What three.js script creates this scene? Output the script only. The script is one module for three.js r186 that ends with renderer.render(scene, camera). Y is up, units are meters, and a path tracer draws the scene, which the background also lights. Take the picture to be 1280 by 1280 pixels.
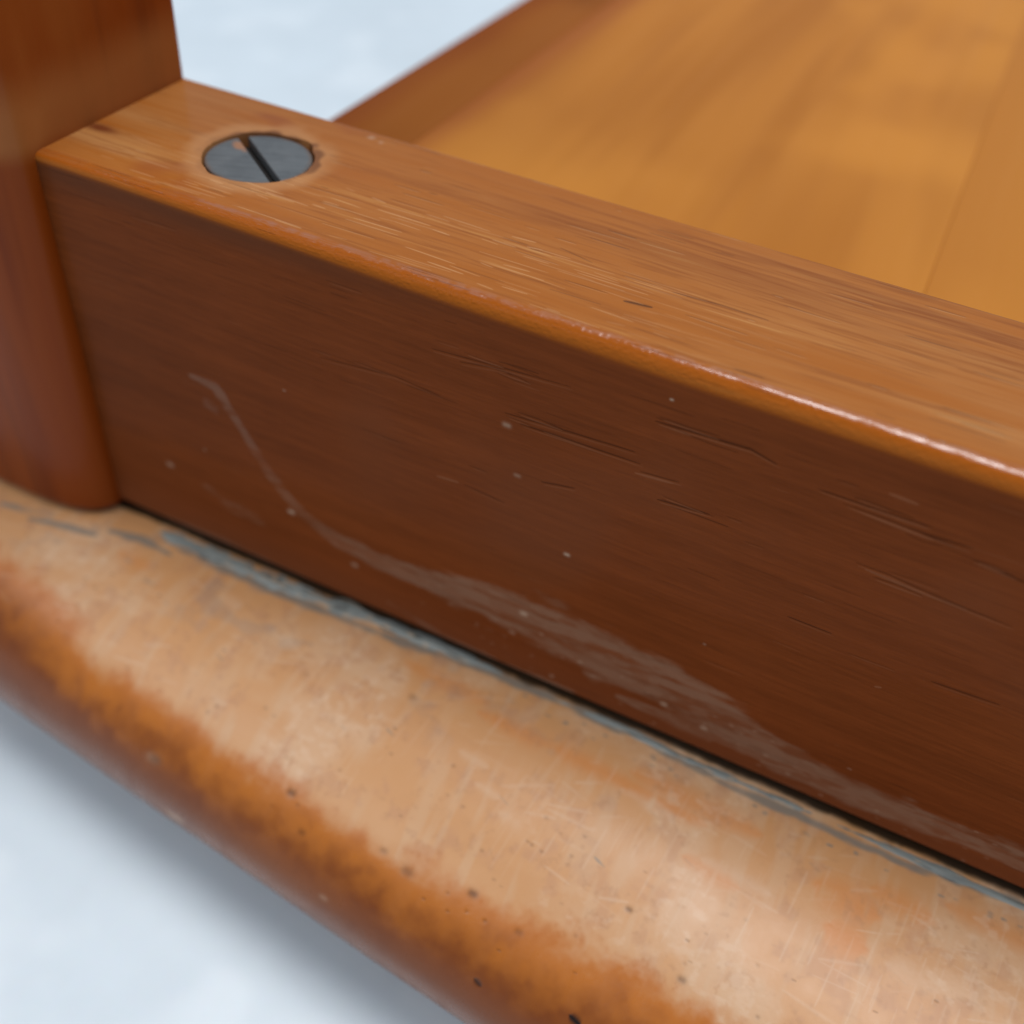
import * as THREE from 'three';
import { mergeGeometries, mergeVertices } from 'three/addons/utils/BufferGeometryUtils.js';
import { RectAreaLightUniformsLib } from 'three/addons/lights/RectAreaLightUniformsLib.js';

// ---------------------------------------------------------------- camera, light, exposure
// Shapes are written in centimetres and scaled by CM into metres.
const CM = 0.01;
const scene = new THREE.Scene();
const camera = new THREE.PerspectiveCamera(52.24, 1, 0.005, 20);
camera.matrixAutoUpdate = true;
{
  const right = new THREE.Vector3(0.89767273, 0.07478877, -0.43426985);
  const down = new THREE.Vector3(0.34878974, -0.72287603, 0.59648634);
  const fwd = new THREE.Vector3(-0.26931279, -0.68691839, -0.67499166);
  const m = new THREE.Matrix4().makeBasis(right, down.negate(), fwd.negate());
  camera.position.set(6.80834 * CM, 4.01783 * CM, 5.79171 * CM);
  camera.quaternion.setFromRotationMatrix(m);
}
camera.focus = 0.078;            // metres to the sharp part of the rounded edge
camera.userData.fStop = 17;
scene.add(camera);

const renderer = new THREE.WebGLRenderer({ antialias: true });
renderer.toneMapping = THREE.LinearToneMapping;
renderer.toneMappingExposure = 1;
renderer.shadowMap.enabled = true;
RectAreaLightUniformsLib.init();

scene.background = new THREE.Color().setRGB(0.27, 0.33, 0.40);   // the dim room all round
const lamp = new THREE.RectAreaLight(new THREE.Color().setRGB(1.0, 0.985, 0.97), 11.6, 0.9, 0.5);
lamp.name = 'ceiling_lamp';
lamp.position.set(0.24, 1.5, -0.17);
lamp.lookAt(0.05, 0, -0.01);
lamp.castShadow = true;
scene.add(lamp);
const fillLight = new THREE.RectAreaLight(new THREE.Color().setRGB(0.97, 0.99, 1.0), 3.4, 1.2, 0.8);   // added fill light that lifts the floor shadow; no known fitting
fillLight.name = 'ceiling_lamp_001';
fillLight.position.set(-0.95, 1.6, 0.95);
fillLight.lookAt(0, 0, 0);
fillLight.castShadow = true;
scene.add(fillLight);

// ---------------------------------------------------------------- noise and texture helpers
function hash(x, y, s) {
  let h = Math.imul(x, 374761393) ^ Math.imul(y, 668265263) ^ Math.imul(s, 2147483647 - 40503);
  h = Math.imul(h ^ (h >>> 13), 1274126177); h ^= h >>> 16;
  h = Math.imul(h, 2246822519); h ^= h >>> 13;
  return (h >>> 0) / 4294967296;
}
function vn(x, y, s) {                                  // value noise, 0..1
  const xi = Math.floor(x), yi = Math.floor(y);
  let fx = x - xi, fy = y - yi; fx = fx * fx * (3 - 2 * fx); fy = fy * fy * (3 - 2 * fy);
  const a = hash(xi, yi, s), b = hash(xi + 1, yi, s), c = hash(xi, yi + 1, s), d = hash(xi + 1, yi + 1, s);
  return a + (b - a) * fx + (c - a + (a - b - c + d) * fx) * fy;
}
function fbm(x, y, s, n = 4) {
  let v = 0, a = 0.5, t = 0;
  for (let i = 0; i < n; i++) { v += a * vn(x, y, s + i * 17); t += a; a *= 0.5; x = x * 2.03 + 5.1; y = y * 2.03 + 1.7; }
  return v / t;
}
const sm = (a, b, x) => { const t = Math.min(1, Math.max(0, (x - a) / (b - a))); return t * t * (3 - 2 * t); };
const mix = (a, b, t) => a + (b - a) * t;
const mix3 = (o, c, t) => { o[0] = mix(o[0], c[0], t); o[1] = mix(o[1], c[1], t); o[2] = mix(o[2], c[2], t); };
let rs = 12345;
const rnd = () => { rs = (Math.imul(rs, 1664525) + 1013904223) | 0; return (rs >>> 0) / 4294967296; };
const rr = (a, b) => a + (b - a) * rnd();
const toS = (v) => { v = Math.min(1, Math.max(0, v)); return v <= 0.0031308 ? v * 12.92 : 1.055 * Math.pow(v, 1 / 2.4) - 0.055; };
const lin = (r, g, b) => [r, g, b].map((v) => { v /= 255; return v <= 0.04045 ? v / 12.92 : Math.pow((v + 0.055) / 1.055, 2.4); });

// A mask over a sheet [u0,u1] x [v0,v1] in cm, on which lines and dots are laid.
class Mask {
  constructor(w, h, u0, u1, v0, v1) { Object.assign(this, { w, h, u0, u1, v0, v1 }); this.d = new Float32Array(w * h); this.kx = w / (u1 - u0); this.ky = h / (v1 - v0); }
  line(pts, r0, amp, taper = true, r1 = r0) {            // pts in cm, radius in cm
    const n = pts.length - 1; let total = 0; const seg = [];
    for (let i = 0; i < n; i++) { const l = Math.hypot(pts[i + 1][0] - pts[i][0], pts[i + 1][1] - pts[i][1]); seg.push([total, l]); total += l; }
    for (let i = 0; i < n; i++) {
      const [ax, ay] = pts[i], [bx, by] = pts[i + 1], R = Math.max(r0, r1) * 2.2;
      const ra = pts[i][2], rb = pts[i + 1][2];
      const RR = ra !== undefined ? Math.max(ra, rb) * 2.2 : R;
      const x0 = Math.max(0, Math.floor((Math.min(ax, bx) - RR - this.u0) * this.kx)), x1 = Math.min(this.w - 1, Math.ceil((Math.max(ax, bx) + RR - this.u0) * this.kx));
      const y0 = Math.max(0, Math.floor((Math.min(ay, by) - RR - this.v0) * this.ky)), y1 = Math.min(this.h - 1, Math.ceil((Math.max(ay, by) + RR - this.v0) * this.ky));
      const dx = bx - ax, dy = by - ay, L2 = dx * dx + dy * dy || 1e-9;
      for (let y = y0; y <= y1; y++) for (let x = x0; x <= x1; x++) {
        const px = this.u0 + (x + 0.5) / this.kx, py = this.v0 + (y + 0.5) / this.ky;
        const t = Math.min(1, Math.max(0, ((px - ax) * dx + (py - ay) * dy) / L2));
        const q = (seg[i][0] + t * seg[i][1]) / (total || 1);
        let r = ra !== undefined ? mix(ra, rb, t) : mix(r0, r1, q);
        if (taper) r *= 0.25 + 0.75 * Math.sqrt(Math.max(0, 4 * q * (1 - q)));
        const d = Math.hypot(px - ax - dx * t, py - ay - dy * t) / r;
        if (d < 2.2) { const v = amp * Math.exp(-d * d * 1.1), k = y * this.w + x; if (v > this.d[k]) this.d[k] = v; }
      }
    }
  }
  dot(x, y, r, amp, rx = r) { this.line([[x - (rx - r), y], [x + (rx - r) + 1e-4, y]], r, amp, false); }
}
function textures(w, h, u0, u1, v0, v1, fn, { rough = true, bump = true, gloss = false } = {}) {
  const c = new Uint8Array(w * h * 4), r = rough ? new Uint8Array(w * h * 4) : null, b = bump ? new Uint8Array(w * h * 4) : null;
  const o = { c: [0, 0, 0], r: 0.5, h: 0.5, g: 1 }, gl = gloss ? new Uint8Array(w * h * 4) : null;
  for (let y = 0, k = 0; y < h; y++) for (let x = 0; x < w; x++, k++) {
    fn(u0 + (x + 0.5) / w * (u1 - u0), v0 + (y + 0.5) / h * (v1 - v0), o, k);
    const i = k * 4;
    for (let j = 0; j < 3; j++) { c[i + j] = toS(o.c[j]) * 255 + hash(x, y, j) - 0.5 + 0.5; if (r) r[i + j] = Math.min(1, Math.max(0.02, o.r)) * 255; if (b) b[i + j] = Math.min(1, Math.max(0, o.h)) * 255; }
    if (gl) for (let j = 0; j < 4; j++) gl[i + j] = Math.min(1, Math.max(0, o.g)) * 255;
    c[i + 3] = 255; if (r) r[i + 3] = 255; if (b) b[i + 3] = 255;
  }
  const T = (data, srgb) => {
    if (!data) return null;
    const t = new THREE.DataTexture(data, w, h, THREE.RGBAFormat);
    t.magFilter = THREE.LinearFilter; t.minFilter = THREE.LinearMipmapLinearFilter; t.generateMipmaps = true;
    t.wrapS = t.wrapT = THREE.MirroredRepeatWrapping;
    if (srgb) t.colorSpace = THREE.SRGBColorSpace;
    t.needsUpdate = true; return t;
  };
  return { map: T(c, true), roughnessMap: T(r), bumpMap: T(b), gloss: T(gl) };
}
function wood(t, bump, extra = {}) {
  return new THREE.MeshPhysicalMaterial({ map: t.map, roughnessMap: t.roughnessMap, roughness: 1, bumpMap: t.bumpMap, bumpScale: bump * CM, metalness: 0, side: THREE.DoubleSide, ...extra });
}

// ---------------------------------------------------------------- object helpers
function cm(g) { g.scale(CM, CM, CM); return g; }
function part(name, geometry, material, parent, label) {
  const m = new THREE.Mesh(cm(geometry), material);
  m.name = name; m.castShadow = m.receiveShadow = true;
  if (label) m.userData.label = label;
  parent.add(m);
  return m;
}
function geo(pos, uv, idx) {
  const g = new THREE.BufferGeometry();
  g.setAttribute('position', new THREE.Float32BufferAttribute(pos, 3));
  g.setAttribute('uv', new THREE.Float32BufferAttribute(uv, 2));
  g.setIndex(idx); g.computeVertexNormals();
  return g;
}
// A sheet of rows x columns of points: at(i, j) gives [x, y, z, u, v].
function sheet(ni, nj, at, flip = false) {
  const p = [], t = [], ix = [];
  for (let i = 0; i <= ni; i++) for (let j = 0; j <= nj; j++) { const q = at(i, j); p.push(q[0], q[1], q[2]); t.push(q[3], q[4]); }
  for (let i = 0; i < ni; i++) for (let j = 0; j < nj; j++) {
    const a = i * (nj + 1) + j, b = a + 1, c = a + nj + 1, d = c + 1;
    if (flip) ix.push(a, b, c, b, d, c); else ix.push(a, c, b, b, c, d);
  }
  return geo(p, t, ix);
}

// ---------------------------------------------------------------- the floor
const FLOOR_Y = -6.42;
{
  const t = textures(1024, 1024, 0, 60, 0, 60, (u, v, o) => {
    const n = fbm(u * 0.35, v * 0.35, 3, 4), f = fbm(u * 2.2, v * 2.2, 9, 3), k = fbm(u * 0.9 + 7, v * 0.9, 31, 3);
    const g = 0.75 + 0.05 * (n - 0.5) + 0.05 * (f - 0.5);
    o.c[0] = g * 0.90; o.c[1] = g * 1.0; o.c[2] = g * 1.07;
    mix3(o.c, [0.80, 0.86, 0.9], 0.5 * sm(0.5, 0.75, k)); mix3(o.c, [0.6, 0.67, 0.72], 0.12 * sm(0.6, 0.8, fbm(u * 0.7 + 31, v * 0.7, 61, 4)));
    o.r = 0.34 + 0.2 * n; o.h = 0.5 + 0.3 * (f - 0.5);
  });
  const m = new THREE.MeshPhysicalMaterial({ map: t.map, roughnessMap: t.roughnessMap, roughness: 1, bumpMap: t.bumpMap, bumpScale: 0.0001 });
  const g = new THREE.PlaneGeometry(300, 300, 1, 1); g.rotateX(-Math.PI / 2); g.translate(0, FLOOR_Y, 0);
  const uv = g.attributes.uv; for (let i = 0; i < uv.count; i++) uv.setXY(i, uv.getX(i) * 5, uv.getY(i) * 5);
  const f = part('floor', g, m, scene);
  f.userData = { kind: 'structure', label: 'pale bluish white floor under the wooden frame', category: 'floor' };
}

// ---------------------------------------------------------------- the wooden frame
const frame = new THREE.Group();
frame.name = 'furniture_frame';
frame.position.set(0, FLOOR_Y * CM, 0);
frame.userData = { label: 'varnished brown teak furniture corner with worn rounded foot and one slotted screw', category: 'furniture' };
scene.add(frame);
const lift = new THREE.Vector3(0, -FLOOR_Y, 0);
const add = (name, g, m, parent = frame, label) => { g.translate(lift.x, lift.y, lift.z); return part(name, g, m, parent, label); };

// ---- rail: dark upright board with a rounded upper edge; texture sheet u = x, v = down the profile from the rear top edge
const RW = 1.95, RH = 3.87, RL = 24, RX = 11.5, RV = RW + RH;
const railTex = (() => {
  const W = 2048, H = 1024, box = [W, H, 0, RX, -RW, RH];
  const dark = new Mask(...box), pale = new Mask(...box), smear = new Mask(...box), chip = new Mask(...box);
  // open pores and hairline cracks of the front, [x, depth below the top]
  const cracks = [
    [[3.71, .55], [4.3, .5], [4.86, .46]], [[3.95, .58], [4.33, .51]], [[4.36, .9], [4.9, .86], [5.41, .83]], [[4.49, .95], [5.47, .92]],
    [[5.66, 1.19], [6.01, 1.15]], [[4.05, 1.78], [4.43, 1.81]], [[4.72, 1.44], [5, 1.38]], [[5.51, .5], [6.2, .46], [6.4, .51]], [[5.48, .99], [5.78, .96]],
    [[5.65, 1.19], [6.05, 1.15]], [[6.7, .59], [7, .585], [7.25, .59], [7.45, .58]], [[6.95, .64], [7.4, .65]], [[7.13, 1.1], [7.36, 1.1], [7.73, 1.14], [8.22, 1.16]], [[7.79, .72], [8.07, .74]],
    [[6.83, 1.85], [7.17, 1.85]], [[7.95, 1.94], [8.43, 1.91]], [[2.69, 1.01], [3.39, .93], [3.8, .96]]];
  cracks.forEach((c, i) => { dark.line(c, 0.006 + 0.005 * hash(i, 3, 5), 0.55 + 0.4 * hash(i, 2, 9)); pale.line(c.map(([x, y]) => [x + 0.02, y + 0.022]), 0.007, 0.25 + 0.4 * hash(i, 1, 1)); });
  for (const c of [[[5.44, 1.02], [5.74, .99]], [[3.79, 1.8], [4.0, 1.78]], [[7.01, .66], [7.52, .68]], [[7.14, .43], [7.34, .44]], [[7.61, 2.22], [7.66, 2.2]], [[7.2, 1.13], [7.75, 1.16]]]) pale.line(c, 0.012, 0.9);
  for (let i = 0; i < 420; i++) {                         // short pores along the grain, over front and top
    const x = rr(0, RX), y = rr(-RW, RH), l = rr(0.06, 0.5), s = rr(-0.03, 0.02) * l;
    if (y > 0 && rnd() < 0.45) continue;
    dark.line([[x, y], [x + l, y + s]], rr(0.004, 0.009), rr(0.15, y > 0 ? 0.45 : 0.6));
    if (rnd() < 0.4) pale.line([[x + 0.03, y + 0.015], [x + l, y + s + 0.015]], 0.006, rr(0.15, 0.4));
  }
  dark.line([[4.97, -.56], [5.06, -.575], [5.18, -.59]], 0.017, 1); dark.line([[5.23, -.87], [5.6, -.9], [5.96, -.89]], 0.008, 0.6); dark.line([[4.27, -1], [4.57, -.93]], 0.007, 0.5);
  for (let i = 0; i < 130; i++) { const x = rr(1.2, 6.6), y = rr(-0.95, -0.12), l = rr(0.1, 0.6); pale.line([[x, y], [x + l, y + rr(-.02, .02)]], rr(0.004, 0.009), rr(0.2, 0.75) * sm(7, 3, x)); }
  for (const [x, y, n] of [[6.72, .58, 7], [7.12, .66, 6], [7.2, 1.12, 6], [4.4, .88, 6], [4.0, .5, 6], [5.55, .48, 4], [7.85, .72, 5], [5.6, 1.18, 3]]) for (let i = 0; i < n; i++) { const a = x + rr(-.05, .35), b = y + rr(-.05, .07), l = rr(.15, .5); dark.line([[a, b], [a + l * .5, b + rr(-.012, .012)], [a + l, b + rr(-.02, .02)]], rr(.004, .008), rr(.3, .7)); if (i % 2) pale.line([[a + .03, b + .018], [a + l, b + .02]], .007, rr(.3, .8)); }
  for (let i = 0; i < 26; i++) { const x = rr(0.2, 1.5), y = rr(-0.75, -0.12), l = rr(0.1, 0.4); pale.line([[x, y], [x + l, y]], 0.008, rr(0.15, 0.5)); }
  chip.dot(2.08, -1.83, 0.03, 0.8); chip.dot(2.2, -1.79, 0.02, 0.7);
  // pale wax smear that runs down from the upper left and along the foot of the board: [x, depth, half width]
  smear.line([[1.29, 1.74, .03], [1.55, 1.77, .06], [1.71, 2.02, .055], [1.91, 2.36, .06], [2.14, 2.7, .07], [2.38, 2.92, .075], [2.74, 3.09, .09], [3.18, 3.14, .11], [3.69, 3.1, .13], [4.19, 3.08, .19], [4.6, 3.07, .24], [4.99, 3.06, .28], [5.46, 3.11, .29], [6, 3.17, .27], [6.46, 3.27, .23], [6.93, 3.42, .2], [7.39, 3.52, .18], [7.84, 3.56, .16], [8.25, 3.53, .14], [8.75, 3.5, .12], [9.24, 3.48, .1], [10.4, 3.48, .09]].map(([a, b, w]) => [a, b, w * (a < 3 ? 0.95 : 1.12)]), 0.1, 1, false);
  smear.line([[5.7, 3.6], [6.5, 3.58], [7.13, 3.48], [7.8, 3.53], [8.5, 3.5], [9.6, 3.5]], 0.11, 0.85, true);
  smear.line([[3.3, 3.66], [3.9, 3.8], [4.6, 3.84], [5.3, 3.8]], 0.05, 0.55); smear.line([[0.2, 3.84], [1.2, 3.8], [2.4, 3.83]], 0.05, 0.7); smear.line([[1.4, 1.95], [1.52, 2.1]], 0.11, 0.4); smear.line([[1.2, 3.1], [1.9, 3.3]], 0.16, 0.3);
  for (const [x, y, r, a] of [[4.38, 1.01, .035, .55], [4.51, 1.47, .03, .35], [5.02, 2.11, .026, 1], [5.59, .28, .014, 1], [4.71, 3.03, .035, 1], [2.94, 3.33, .035, .6], [2.25, 2.96, .036, 1], [.82, 3, .04, .6], [4.62, 3.34, .03, .5], [5.06, 3.71, .02, .8], [6.12, 3.44, .03, .8], [6.51, 3.53, .03, .8], [2.3, 1.5, .015, .5], [1.3, 2.6, .018, .4], [6.3, 2.5, .012, .6], [4.9, 3.2, .02, .5], [5.3, 3.35, .02, .6]]) chip.dot(x, y, r * 0.7, a, r * 1.1);
  for (let i = 0; i < 60; i++) chip.dot(rr(3.6, 9), rr(3.25, 3.8), rr(0.005, 0.009), rr(0.15, 0.45), 0.02);
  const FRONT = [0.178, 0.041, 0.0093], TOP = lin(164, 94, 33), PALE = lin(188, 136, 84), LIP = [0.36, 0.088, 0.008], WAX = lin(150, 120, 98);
  return textures(...box, (x, s, o, k) => {
    const warp = 0.10 * (fbm(x * 0.35, s * 0.8, 71, 3) - 0.5);
    const g1 = fbm(x * 0.35, (s + warp) * 7, 11, 4), g2 = fbm(x * 2.0, (s + warp) * 40, 23, 3), g3 = vn(x * 9, s * 85, 41), big = fbm(x * 0.5, s * 0.6, 57, 3);
    const front = sm(-0.02, 0.14, s), lip = sm(-0.17, -0.05, s) * (1 - sm(0.12, 0.2, s));
    const c = o.c;
    c[0] = TOP[0]; c[1] = TOP[1]; c[2] = TOP[2];
    const worn = (0.2 + 0.75 * sm(1.9, 0.4, x) + 0.35 * sm(4.5, 8, x)) * sm(0.3, 0.75, g1 * 0.6 + big * 0.5);
    mix3(c, PALE, Math.min(0.75, worn * 0.7));
    mix3(c, lin(132, 70, 26), 0.4 * sm(0.5, 0.74, g2) * sm(0.35, 0.7, g1) + 0.2 * g3 * sm(0.4, 0.7, g2));
    mix3(c, lin(198, 142, 78), 0.35 * sm(0.55, 0.75, g1) * sm(0.4, 0.2, g2));
    mix3(c, lin(140, 70, 38), 0.5 * sm(0.55, 0.75, fbm(x * 1.6, s * 2.5, 91, 3)) * sm(3, 0.8, x));
    mix3(c, lin(128, 66, 26), 0.5 * sm(0.4, 0.65, g1 + 0.25 * (g2 - 0.5)) * sm(-0.9, -1.6, s) * sm(2, 5, x));
    // dark red stain beside the post, ring of bare wood round the screw
    mix3(c, lin(104, 44, 20), 0.85 * sm(0.22, 0.05, Math.hypot((x - 0.1) * 0.8, (s + 0.66) * 2.2) + 0.1 * (g2 - 0.5)));
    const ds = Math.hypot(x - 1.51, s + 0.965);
    mix3(c, lin(186, 132, 84), 0.65 * sm(0.72, 0.52, ds + 0.16 * (fbm(x * 5, s * 5, 14, 2) - 0.5)));
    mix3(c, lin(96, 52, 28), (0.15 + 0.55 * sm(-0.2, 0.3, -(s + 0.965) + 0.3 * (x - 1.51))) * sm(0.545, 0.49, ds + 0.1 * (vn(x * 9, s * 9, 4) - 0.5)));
    mix3(c, LIP, lip * (1 - front));
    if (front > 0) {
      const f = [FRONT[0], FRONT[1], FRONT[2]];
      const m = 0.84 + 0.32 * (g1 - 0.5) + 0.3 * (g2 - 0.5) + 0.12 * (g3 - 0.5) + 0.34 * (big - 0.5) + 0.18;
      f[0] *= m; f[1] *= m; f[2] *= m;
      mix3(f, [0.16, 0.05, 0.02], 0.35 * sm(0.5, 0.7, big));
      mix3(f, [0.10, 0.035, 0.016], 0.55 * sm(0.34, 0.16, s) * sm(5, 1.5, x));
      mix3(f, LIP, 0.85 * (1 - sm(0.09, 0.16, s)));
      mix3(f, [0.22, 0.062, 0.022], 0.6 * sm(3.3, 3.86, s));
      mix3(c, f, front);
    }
    const brush = 0.25 + 0.55 * sm(0.3, 0.65, fbm(x * 1.6, (s + 0.05 * x) * 15, 77, 3)) + 0.4 * sm(0.4, 0.7, fbm(x * 7, s * 22, 79, 3)), sv = Math.min(1, sm(0.2, 0.6, smear.d[k] * 1.1 + 0.7 * (fbm(x * 4, s * 10, 83, 4) - 0.5) * (smear.d[k] > 0.02 ? 1 : 0)) * brush);
    mix3(c, WAX, 0.46 * sv * (0.5 + 0.5 * sm(2.2, 4.4, x)));
    mix3(c, lin(40, 18, 8), 0.75 * dark.d[k]);
    mix3(c, s > 0.1 ? lin(150, 96, 66) : lin(226, 178, 128), 0.6 * pale.d[k]);
    mix3(c, lin(195, 168, 142), Math.min(1, 0.65 * chip.d[k]));
    o.r = 0.40 + 0.12 * (g2 - 0.5) + 0.14 * sv + 0.12 * (1 - front) * (1 - lip) - 0.08 * lip + 0.25 * (vn(x * 22, s * 40, 5) - 0.5) * lip;
    o.g = mix(0.2, 0.04, sm(-0.16, -0.1, s)) + 0.85 * sm(-0.15, -0.10, s) * (1 - sm(-0.07, -0.03, s)) * (0.25 + 1.1 * sm(0.25, 0.7, fbm(x * 16, s * 34, 15, 2))) + 0.12 * sv;
    o.h = 0.62 + 0.07 * (g2 - 0.5) + 0.05 * (g3 - 0.5) + (0.06 + 0.3 * lip * (0.4 + 0.6 * sm(1, 5, x))) * (vn(x * 38, s * 44, 6) - 0.5) - 0.5 * dark.d[k] + 0.12 * pale.d[k] + 0.06 * sv + 0.2 * chip.d[k];
  }, { gloss: true });
})();
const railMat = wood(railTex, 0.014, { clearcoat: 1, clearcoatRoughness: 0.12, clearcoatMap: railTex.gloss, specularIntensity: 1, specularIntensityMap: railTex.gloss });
const SCREW = [1.51, -0.965], HOLE = 0.465;
{
  const r = 0.13, r2 = 0.07, rb = 0.05, prof = [];         // [z, y, s]
  const N = 10;
  for (let i = 0; i <= N; i++) { const a = Math.PI / 2 * i / N; prof.push([-r + r * Math.sin(a), -r + r * Math.cos(a), -r + 2 * r * i / N]); }
  for (let i = 1; i <= 20; i++) prof.push([0, -mix(r, RH - r2, i / 20), mix(r, RH - r2, i / 20)]);
  for (let i = 1; i <= 5; i++) { const a = Math.PI / 2 * i / 5; prof.push([-r2 + r2 * Math.cos(a), -RH + r2 - r2 * Math.sin(a), RH - r2 + r2 * i / 5]); }
  prof.push([-RW, -RH, RH + 0.5]); prof.push([-RW, -rb, -RW - 0.5]);
  for (let i = 1; i <= 4; i++) { const a = Math.PI / 2 * i / 4; prof.push([-RW + rb - rb * Math.cos(a), -rb + rb * Math.sin(a), -RW + rb * i / 4]); }
  const NX = 60, X0 = -0.12;
  const edgeWave = (x, s) => s > -0.2 && s < 0.3 ? 0.006 * (fbm(x * 1.7, 3, 8, 3) - 0.5) : 0;
  const body = sheet(NX, prof.length - 1, (i, j) => {
    const x = X0 + (RL - X0) * i / NX, rad = mix(0.5, 1, sm(0, 5.5, x)); let [z, y, s] = prof[j];
    if (s >= -r && s <= r + 1e-6) { z *= rad; y *= rad; }
    return [x, y + edgeWave(x, s), z, x / RX, (s + RW) / RV];
  }, true);
  const sh = new THREE.Shape([[X0, -RW + rb], [RL, -RW + rb], ...Array.from({ length: NX + 1 }, (_, i) => { const x = RL + (X0 - RL) * i / NX; return [x, -r * mix(0.5, 1, sm(0, 5.5, x))]; })].map(([x, z]) => new THREE.Vector2(x, -z)));
  const rim = []; const NR = 90;
  for (let i = 0; i < NR; i++) {
    const a = i / NR * Math.PI * 2, chipd = Math.max(0, vn(Math.cos(a) * 3.1 + 9, Math.sin(a) * 3.1 + 9, 19) - 0.52) * (Math.sin(a) > 0 ? 0.12 : 0.05);
    const q = HOLE + 0.012 * (vn(a * 6, 2, 3) - 0.5) + chipd;
    rim.push(new THREE.Vector2(SCREW[0] + q * Math.cos(a), -(SCREW[1] - q * Math.sin(a))));
  }
  sh.holes.push(new THREE.Path(rim));
  const flat = new THREE.ShapeGeometry(sh); flat.rotateX(-Math.PI / 2);
  const fp = flat.attributes.position, fu = flat.attributes.uv;
  for (let i = 0; i < fp.count; i++) { fp.setY(i, 0); fu.setXY(i, fp.getX(i) / RX, (fp.getZ(i) + RW) / RV); }
  const wall = sheet(NR, 3, (i, j) => {
    const v = rim[i % NR], k = j / 3, x = SCREW[0] + (v.x - SCREW[0]) * (1 - 0.06 * k), z = SCREW[1] + (-v.y - SCREW[1]) * (1 - 0.06 * k);
    return [x, -0.16 * k, z, v.x / RX, (-v.y + RW) / RV];
  });
  const bottom = new THREE.CircleGeometry(HOLE + 0.1, 40); bottom.rotateX(-Math.PI / 2); bottom.translate(SCREW[0], -0.155, SCREW[1]);
  const bu = bottom.attributes.uv; for (let i = 0; i < bu.count; i++) bu.setXY(i, SCREW[0] / RX, (SCREW[1] - 0.5 + RW) / RV);
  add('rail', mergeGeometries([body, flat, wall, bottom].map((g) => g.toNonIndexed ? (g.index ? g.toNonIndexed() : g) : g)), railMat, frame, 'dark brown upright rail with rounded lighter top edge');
}

// ---- screw sunk in the top of the rail: two halves of the head with a dark slot between them
{
  const t = textures(256, 256, -0.5, 0.5, -0.5, 0.5, (u, v, o) => {
    const n = fbm(u * 9, v * 9, 5, 4), l = vn(u * 14 + v * 30, v * 5, 8), r = Math.hypot(u, v);
    const g = 0.132 + 0.05 * (n - 0.5) + 0.025 * (l - 0.5);
    o.c[0] = g * 0.97; o.c[1] = g * 1.04; o.c[2] = g * 1.08;
    mix3(o.c, lin(110, 82, 62), 0.7 * sm(0.4, 0.46, r + 0.06 * (n - 0.5)));
    mix3(o.c, lin(176, 122, 84), 0.85 * sm(0.1, 0.03, Math.hypot((u + 0.27) * 0.8 + (v + 0.11) * 0.6, ((v + 0.11) * 0.8 - (u + 0.27) * 0.6) * 2) * 0.7 + 0.09 * (n - 0.5)));
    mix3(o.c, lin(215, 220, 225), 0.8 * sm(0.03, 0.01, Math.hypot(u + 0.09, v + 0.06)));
    o.r = 0.55 + 0.25 * (n - 0.5); o.h = 0.5 + 0.5 * (n - 0.5) + 0.2 * (l - 0.5);
  });
  const steel = new THREE.MeshPhysicalMaterial({ map: t.map, roughnessMap: t.roughnessMap, roughness: 1, metalness: 0.25, bumpMap: t.bumpMap, bumpScale: 0.00008 });
  const dir = Math.atan2(0.47, 0.63), R = 0.445, hw = 0.042, a0 = Math.asin(hw / R), halves = [];
  for (const s of [0, 1]) {
    const pts = []; for (let i = 0; i <= 40; i++) { const a = a0 + (Math.PI - 2 * a0) * i / 40 + s * Math.PI; pts.push(new THREE.Vector2(R * Math.cos(a), R * Math.sin(a))); }
    const g = new THREE.ExtrudeGeometry(new THREE.Shape(pts), { depth: 0.06, bevelEnabled: true, bevelThickness: 0.015, bevelSize: 0.014, bevelOffset: -0.014, bevelSegments: 3 });
    g.rotateX(-Math.PI / 2); g.rotateY(-dir);
    const p = g.attributes.position, u = g.attributes.uv; for (let i = 0; i < p.count; i++) u.setXY(i, p.getX(i) + 0.5, p.getZ(i) + 0.5);
    halves.push(g);
  }
  const head = mergeGeometries(halves); head.translate(SCREW[0], -0.088, SCREW[1]);
  const screw = add('screw', head, steel, frame, 'grey slotted screw sunk in the rail top');
  const slot = new THREE.CylinderGeometry(R - 0.01, R - 0.01, 0.03, 40); slot.translate(SCREW[0], -0.125, SCREW[1]);
  add('slot', slot, new THREE.MeshStandardMaterial({ color: new THREE.Color().setRGB(0.018, 0.015, 0.013), roughness: 0.85 }), screw);
}

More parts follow.
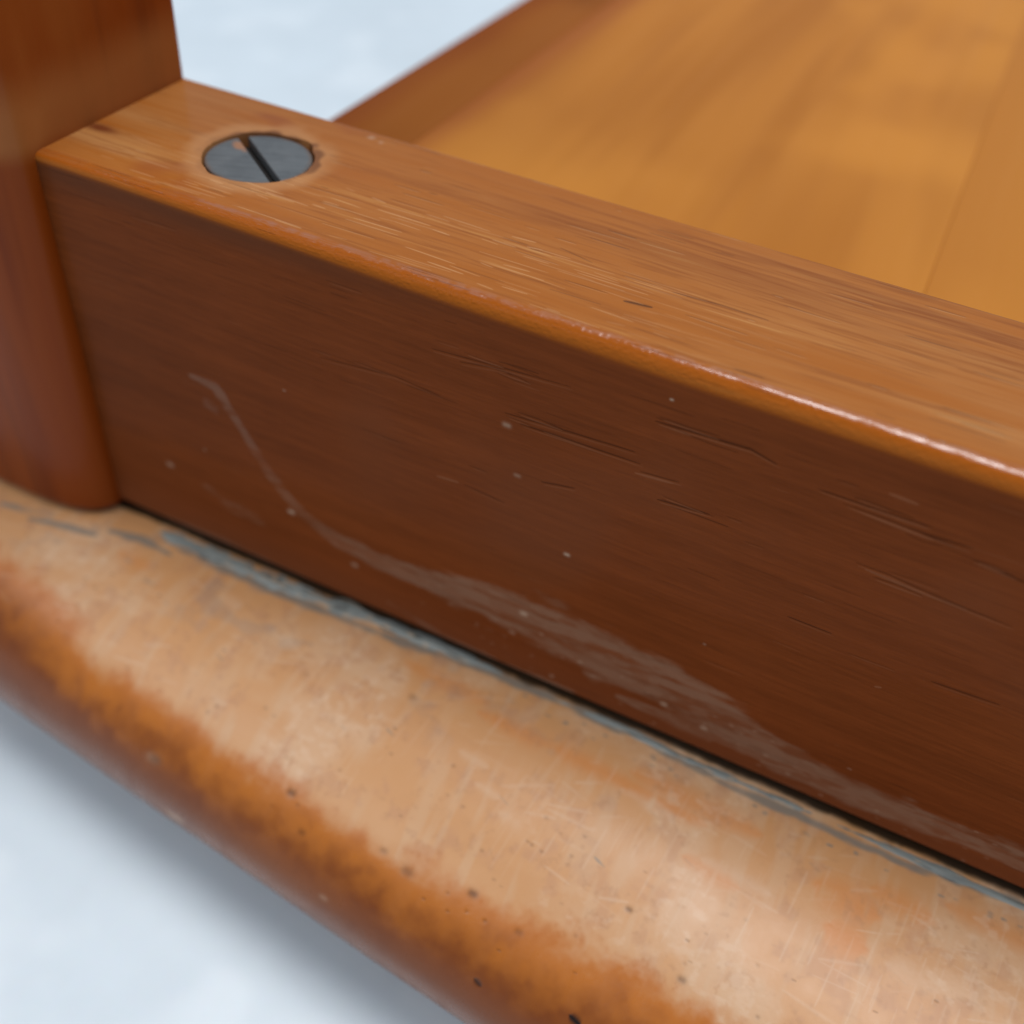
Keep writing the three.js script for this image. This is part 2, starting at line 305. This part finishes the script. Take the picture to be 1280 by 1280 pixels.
// ---- post at the left: flat right side, front corner rounded, stands on the foot
{
  const t = textures(512, 1024, 0, 5.2, 0, 14, (u, v, o) => {
    const w = 0.2 * (fbm(u, v * 0.25, 7, 2) - 0.5), g1 = fbm((u + w) * 2.6, v * 0.16, 13, 4), g2 = fbm((u + w) * 14, v * 0.6, 29, 3), big = fbm(u * 0.8, v * 0.5, 33, 3);
    const c = o.c; [c[0], c[1], c[2]] = lin(136, 60, 15);
    mix3(c, lin(104, 40, 12), 0.7 * sm(0.42, 0.68, g1)); mix3(c, lin(160, 88, 36), 0.45 * sm(0.55, 0.3, big) + 0.15 * (g2 - 0.5));
    mix3(c, lin(176, 112, 60), 0.55 * sm(5.75, 6.2, v + 0.5 * (big - 0.5)) * sm(6.62, 6.4, v));
    o.r = 0.36 + 0.15 * (g2 - 0.5); o.h = 0.5 + 0.4 * (g2 - 0.5);
  });
  // plan of the post, anticlockwise seen from above: [x, z]
  const plan = [], zf = 0.37, rx = 0.8, rz = 0.37, rbk = 0.1, n = 2.2;
  plan.push([-3.4, -RW]); plan.push([-2, -RW]);
  for (let i = 0; i <= 5; i++) { const a = Math.PI / 2 * i / 5; plan.push([-rbk + rbk * Math.sin(a), -RW + rbk - rbk * Math.cos(a)]); }
  for (let i = 1; i < 6; i++) plan.push([0, mix(-RW + rbk, zf - rz, i / 6)]);
  for (let i = 0; i <= 20; i++) { const a = Math.PI / 2 * i / 20; plan.push([-rx + rx * Math.pow(Math.cos(a), 2 / n), zf - rz + rz * Math.pow(Math.sin(a), 2 / n)]); }
  plan.push([-1.6, zf]); plan.push([-3.4, zf]);
  const len = [0]; for (let i = 1; i < plan.length; i++) len.push(len[i - 1] + Math.hypot(plan[i][0] - plan[i - 1][0], plan[i][1] - plan[i - 1][1]));
  const ys = [6.5, 3, 1, 0.1, 0, -0.4, -2, -3.4, -3.8, -3.88, -3.92, -3.945, -3.955], shrink = [0, 0, 0, 0, 0, 0, 0, 0, 0, 0.008, 0.03, 0.07, 0.2];
  const g = sheet(plan.length - 1, ys.length - 1, (i, j) => {
    const k = shrink[j]; let [x, z] = plan[i]; x = x - k * Math.max(0, Math.min(1, (x + 1.2) / 1.2)); z = z > 0 ? z - k : z + k;
    return [x, ys[j], z, len[i] / 5.2, (6.5 - ys[j]) / 14];
  }, false);
  add('post', g, wood(t, 0.006, { clearcoat: 0.07, clearcoatRoughness: 0.15, specularIntensity: 0.2 }), frame, 'reddish brown upright post with rounded front corner');
}

// ---- panel behind the rail: three boards whose grain runs away from the rail
{
  const panelY = -1.0;
  const board = (x0, x1, tone, seed, label) => {
    const t = textures(512, 512, x0, x1, 0, 24, (u, v, o) => {
      const w = 0.5 * (fbm(u * 0.5, v * 0.12, seed, 2) - 0.5), g1 = fbm((u + w) * 1.3, v * 0.10, seed + 1, 3), g2 = fbm((u + w) * 7, v * 0.25, seed + 2, 3), big = fbm(u * 0.35, v * 0.3, seed + 3, 3);
      const c = o.c; c[0] = tone[0]; c[1] = tone[1]; c[2] = tone[2];
      mix3(c, [tone[0] * 0.74, tone[1] * 0.66, tone[2] * 0.5], 0.6 * sm(0.45, 0.72, g1) + 0.15 * (g2 - 0.5));
      mix3(c, [tone[0] * 1.22, tone[1] * 1.3, tone[2] * 1.4], 0.7 * sm(0.5, 0.72, big));
      if (seed === 201) mix3(c, [tone[0] * 1.3, tone[1] * 1.5, tone[2] * 1.9], 0.2 * sm(5.8, 6.8, u)); if (seed === 201) mix3(c, lin(150, 76, 24), 0.7 * sm(1.9, 1.35, u + 0.4 * (big - 0.5))); if (seed === 301) mix3(c, lin(160, 92, 30), 0.2 * sm(8.2, 6.95, u));  // light and shade of the seam step painted into the edges beside it
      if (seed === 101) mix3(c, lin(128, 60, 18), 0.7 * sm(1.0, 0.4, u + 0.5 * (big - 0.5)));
      o.r = 0.5 + 0.1 * (g2 - 0.5); o.h = 0.5 + 0.3 * (g2 - 0.5);
    });
    const b = 0.012, drop = 0, thick = 1.1, prof = [[x0, -thick], [x0, -b], [x0 + 0.3 * b, -0.3 * b], [x0 + b, 0], [x1 - b, 0], [x1 - 0.3 * b, -0.3 * b], [x1, -b], [x1, -thick]];
    const g = sheet(1, prof.length - 1, (i, j) => { const [x, y] = prof[j]; const z = i ? -26 : -RW + 0.02; return [x, panelY + y - drop, z, (x - x0) / (x1 - x0), -z / 24]; }, false).toNonIndexed();
    g.computeVertexNormals();
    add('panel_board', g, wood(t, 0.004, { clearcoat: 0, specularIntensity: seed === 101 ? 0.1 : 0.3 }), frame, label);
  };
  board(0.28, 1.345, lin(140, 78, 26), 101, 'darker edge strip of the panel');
  board(1.347, 6.93, lin(186, 116, 40), 201, 'wide golden brown panel board');
  board(6.9302, 16, lin(188, 119, 42), 301, 'golden brown panel board beyond the seam');
}

// ---- foot: oval runner, bare on top where the varnish has worn away; texture sheet u = x, v = across
const footTop = -3.975, footB = 1.22, footZ0 = 0.15;
const up = (z) => z + 0.2 * Math.max(0, z - 1) ** 2;          // distance over the curved top instead of straight across
const footFront = (x) => 1.92 + 0.122 * x - 0.0019 * x * x - footZ0;
const FX0 = -4, FX1 = 12, FV0 = -1.2, FV1 = 3.8;
const footTex = (() => {
  const W = 2048, H = 768, box = [W, H, FX0, FX1, FV0, FV1];
  const dark = new Mask(...box), pale = new Mask(...box), grime = new Mask(...box), deep = new Mask(...box), orange = new Mask(...box);
  // positions are [x, z] on the upper side
  for (const [x, y, r, a] of [[1.95, 2.0, .05, .7], [3.39, 1.78, .035, .9], [3.63, 1.98, .03, .6], [3.95, .64, .03, .5], [5.27, 1.84, .035, .9], [4.67, 1.9, .045, .6], [6.5, 1.5, .025, .8], [7.08, 1.75, .03, .7], [4.4, 1.85, .03, .5], [5.75, 1.92, .03, .5]]) dark.dot(x, up(y), r, a, r * 1.4);
  deep.line([[5.55, 2.6], [5.62, 2.63]], 0.028, 0.8); deep.line([[6.38, 2.49], [6.48, 2.52]], 0.04, 1); deep.line([[6.62, 2.62], [6.72, 2.7]], 0.035, 0.7);
  for (const [x, y, r, a] of [[2.23, 2.4, .07, .9], [1.92, 2.0, .05, .6], [6.58, 2.4, .1, 1], [6.8, 2.3, .08, .8], [4.02, 2.3, .03, .5]]) pale.dot(x, up(y), r, a, r * 1.6);
  for (let i = 0; i < 90; i++) { const x = rr(-1.5, 11), y = 1.25 + 0.1 * Math.min(x, 6) + rr(-0.75, 0.55); dark.dot(x, y, rr(0.006, 0.018), rr(0.15, 0.6), 0.02); }
  for (let i = 0; i < 130; i++) { const x = rr(-2, 11), y = rr(0.3, 1.6), l = rr(0.08, 0.5), a = rr(-0.5, 0.25); pale.line([[x, y], [x + l * Math.cos(a), y + l * Math.sin(a)]], rr(0.006, 0.02), rr(0.15, 0.55)); }
  for (let i = 0; i < 190; i++) { const x = rr(3, 11), y = rr(0.35, 1.4), l = rr(0.12, 0.5); pale.line([[x, y], [x - 0.12 * l, y + l]], rr(0.006, 0.014), rr(0.15, 0.5)); }
  for (const [x, y, l, w] of [[4.75, .93, .3, .035], [5.35, 1.28, .35, .05], [5.0, 1.14, .25, .03], [6.3, .62, .5, .04], [1.8, .5, .25, .05], [2.6, .63, .2, .06], [8.7, 1.05, .4, .06], [7.2, .9, .6, .05]]) pale.line([[x - l / 2, y], [x + l / 2, y + 0.03]], w * 1.5, 0.45);
  for (const [x, y, l, w, a] of [[6.67, .42, 1.2, .12, .7], [8.08, .67, .5, .2, .8], [8.15, .98, .3, .2, .9], [8.5, .5, .5, .14, .7], [4.16, .33, .9, .1, .6], [5.38, .5, 1.6, .11, .8], [6.32, .55, 1.0, .09, .8], [7.0, .95, .5, .08, .6], [9.3, .35, .9, .12, .6], [0.6, .5, .4, .1, .5]]) orange.line([[x - l / 2, y], [x + l / 2, y + 0.05]], w, a);
  grime.line([[-0.74, .59], [-.34, .5], [.04, .45]], 0.045, 1); grime.line([[-1.16, .56], [-.68, .49]], 0.05, 0.7); grime.line([[.1, .33], [.5, .27], [.9, .3]], 0.06, 0.8); grime.line([[.5, .55], [1, .7]], 0.06, 0.35);
  grime.line([[.7, .17], [1.7, .2], [2.65, .17], [3.4, .15], [4.1, .06], [5.2, .04], [6, .05], [6.8, .13], [7.6, .14], [8.3, .15], [9.4, .05], [11.5, .08]], 0.06, 0.75, false);
  for (let i = 0; i < 60; i++) grime.dot(rr(4, 10), rr(0.1, 0.3), rr(0.01, 0.025), rr(0.2, 0.7), 0.03);
  for (let i = 0; i < 40; i++) grime.line([[rr(0.3, 9), rr(0.3, 1.3)].concat(), [0, 0]].map((p, j, a) => j ? [a[0][0] + 0.12, a[0][1] + 0.05] : p), 0.012, rr(0.1, 0.4));
  const EP = [[-4, 0.3], [-1.5, 0.78], [-0.7, 0.98], [1.1, 1.46], [3.3, 1.76], [5.25, 1.74], [7.7, 1.9], [12, 2.2]];
  const EDGE = (x) => { for (let i = 1; i < EP.length; i++) if (x <= EP[i][0]) return mix(EP[i - 1][1], EP[i][1], (x - EP[i - 1][0]) / (EP[i][0] - EP[i - 1][0])); return 2.2; };
  const BARE = lin(202, 147, 97), GOLD = lin(182, 100, 16), VARN = lin(118, 55, 9);
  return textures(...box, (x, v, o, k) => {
    const n = fbm(x * 1.2, v * 1.2, 3, 4), f = fbm(x * 6, v * 6, 9, 3), g = fbm(x * 0.8, v * 5, 17, 3), cross = fbm(x * 9, v * 1.6, 27, 3);
    const edge = up(EDGE(x)), d = v - edge + 0.42 * (n - 0.5) + 0.22 * (f - 0.5);
    const c = o.c; [c[0], c[1], c[2]] = BARE;
    mix3(c, lin(210, 170, 134), 0.6 * sm(0.45, 0.7, n)); mix3(c, lin(198, 142, 92), 0.55 * sm(0.5, 0.72, g));
    mix3(c, lin(184, 132, 96), 0.4 * sm(0.55, 0.75, f)); mix3(c, lin(206, 168, 132), 0.35 * sm(0.5, 0.75, cross));
    mix3(c, lin(206, 132, 70), 0.95 * orange.d[k] * sm(0.15, 0.5, cross + 0.5 * (g - 0.3)));
    const f2 = fbm(x * 20, v * 20, 37, 2); mix3(c, lin(172, 122, 82), 0.3 * sm(0.56, 0.8, f2) * sm(0.4, 0.6, f)); mix3(c, lin(222, 190, 160), 0.28 * sm(0.5, 0.8, fbm(x * 13, v * 17, 39, 3)) * sm(0.5, 0.65, n)); mix3(c, lin(138, 124, 116), 0.32 * sm(0.6, 0.75, fbm(x * 3.2, v * 4.5, 49, 4)) * sm(1.2, 0.5, v) * sm(9, 1, x));
    const wear = sm(-0.12, 0.18, d + 0.07 * (f2 - 0.5)), body = sm(0.1, 0.75, d + 0.1 * (f - 0.5));
    mix3(c, GOLD, 0.9 * wear); mix3(c, VARN, 0.9 * body); mix3(c, lin(146, 76, 14), 0.4 * body * sm(0.5, 0.72, n)); mix3(c, lin(112, 52, 14), 0.22 * body * sm(0.5, 0.75, f));
    mix3(c, lin(214, 178, 146), 0.75 * pale.d[k] * (1 - 0.4 * wear) * sm(0.2, 0.6, f + 0.3 * cross));
    mix3(c, lin(120, 118, 110), 0.8 * sm(0.2, 0.75, grime.d[k] + 0.95 * (fbm(x * 4, v * 10, 47, 3) - 0.5) * (grime.d[k] > 0.05 ? 1 : 0)));
    mix3(c, lin(34, 24, 16), 0.92 * sm(0.02, -0.05, v + 0.06 * (f - 0.5))); mix3(c, lin(70, 38, 16), 0.75 * dark.d[k]); mix3(c, lin(24, 12, 6), deep.d[k]);  // joint shade painted dark on the foot behind the rail face, then specks and pits
    o.g = mix(1, 0.8, wear); o.r = mix(0.43, 0.3, wear) + 0.15 * (f - 0.5) + 0.1 * (cross - 0.5);
    o.h = 0.6 + 0.28 * (n - 0.5) + 0.16 * (f - 0.5) + 0.1 * (cross - 0.5) + 0.04 * (vn(x * 40, v * 40, 3) - 0.5) - 0.35 * dark.d[k] - 0.5 * deep.d[k] + 0.1 * pale.d[k] - 0.1 * grime.d[k] + 0.06 * wear;
  }, { gloss: true });
})();
{
  const NX = 120, NA = 72, X0 = -7, X1 = 24, n = 2.15;
  const at = (x, a) => {                                    // a runs from 0 at the rear over the top to pi at the front, then below
    const A = Math.cos(a) > 0 ? 2.1 : footFront(x), ca = Math.cos(a), sa = Math.sin(a);
    const z = footZ0 - A * Math.sign(ca) * Math.pow(Math.abs(ca), 2 / n), y = footTop - footB + footB * Math.sign(sa) * Math.pow(Math.abs(sa), 2 / n);
    const w = 0.02 * (fbm(x * 0.7, a * 1.5, 5, 3) - 0.5);
    return [y + w, z + w];
  };
  const top = Math.PI / 2 + 0.35;                           // the flat crown, where v equals z
  const arcAt = (x, a) => {
    if (a <= top) return at(x, a)[1];
    let v = at(x, top)[1], p = at(x, top); const K = Math.max(2, Math.ceil((a - top) / 0.04));
    for (let k = 1; k <= K; k++) { const q = at(x, mix(top, a, k / K)); v += Math.hypot(q[0] - p[0], q[1] - p[1]); p = q; }
    return v;
  };
  const g = sheet(NX, NA, (i, j) => {
    const x = mix(X0, X1, i / NX), a = Math.PI * 2 * j / NA, [y, z] = at(x, a);
    const v = arcAt(x, a);
    return [x, y, z, (x - FX0) / (FX1 - FX0), (v - FV0) / (FV1 - FV0)];
  }, true);
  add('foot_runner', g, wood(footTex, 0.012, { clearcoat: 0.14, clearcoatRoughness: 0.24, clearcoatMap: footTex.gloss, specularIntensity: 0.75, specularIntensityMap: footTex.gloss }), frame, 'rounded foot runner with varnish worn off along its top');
}

// ---- grey filler pressed along the joint of rail and foot
{
  const t = textures(512, 64, 0, 5, 0, 0.5, (u, v, o) => {
    const n = fbm(u * 3, v * 8, 5, 4); const g = 0.27 + 0.24 * (n - 0.5);
    o.c[0] = g * 0.95; o.c[1] = g; o.c[2] = g * 0.92; mix3(o.c, lin(60, 56, 50), 0.75 * sm(0.58, 0.72, fbm(u * 5, v * 14, 25, 3))); mix3(o.c, lin(190, 160, 128), 0.7 * sm(0.62, 0.8, fbm(u * 9, v * 9, 15, 2)));
    o.r = 0.6; o.h = n;
  });
  const NXS = 220, RAG = (q) => 1;
  const strip = (x0, x1, zc, w, lift0, seed) => {
    const NX = NXS, NA = 10;
    return sheet(NX, NA, (i, j) => {
      const q = i / NX, x = mix(x0, x1, q), a = Math.PI * j / NA, fade = Math.pow(Math.max(0, Math.sin(Math.PI * Math.min(1, Math.max(0, q)))), 0.35);
      const hw = w(q) * fade * Math.max(0, RAG(q) * 1.6 * (fbm(x * 5, 1, seed, 4) - 0.5) + 1) + 0.002, h = lift0 * fade * (0.6 + 0.8 * fbm(x * 5, 7, seed + 3, 3));
      const z = zc(x) + 0.025 * (fbm(x * 3, 4, seed + 5, 3) - 0.5) - hw * Math.cos(a);
      return [x, footTop - 0.014 + h * Math.sin(a), z, x / 5, 0.5 + 0.45 * Math.cos(a)];
    }, true);
  };
  const m = wood(t, 0.01);
  add('filler', strip(0.55, 4.6, (x) => mix(0.09, 0.0, sm(1.6, 4.2, x)), (q) => 0.12 * (1 - 0.45 * q), 0.03, 61), m, frame, 'broad grey filler strip at the left of the joint');
  add('filler', strip(5.0, 7.9, (x) => 0.03 + 0.03 * sm(5.5, 7, x), () => 0.04, 0.02, 71), m, frame, 'thin broken grey filler line in the joint');
  add('filler', strip(7.7, 11.5, (x) => 0.06, () => 0.045, 0.02, 81), m, frame, 'thin grey filler line at the right of the joint');
}

scene.traverse((o) => { if (o.isMesh) o.castShadow = o.receiveShadow = true; });
renderer.render(scene, camera);
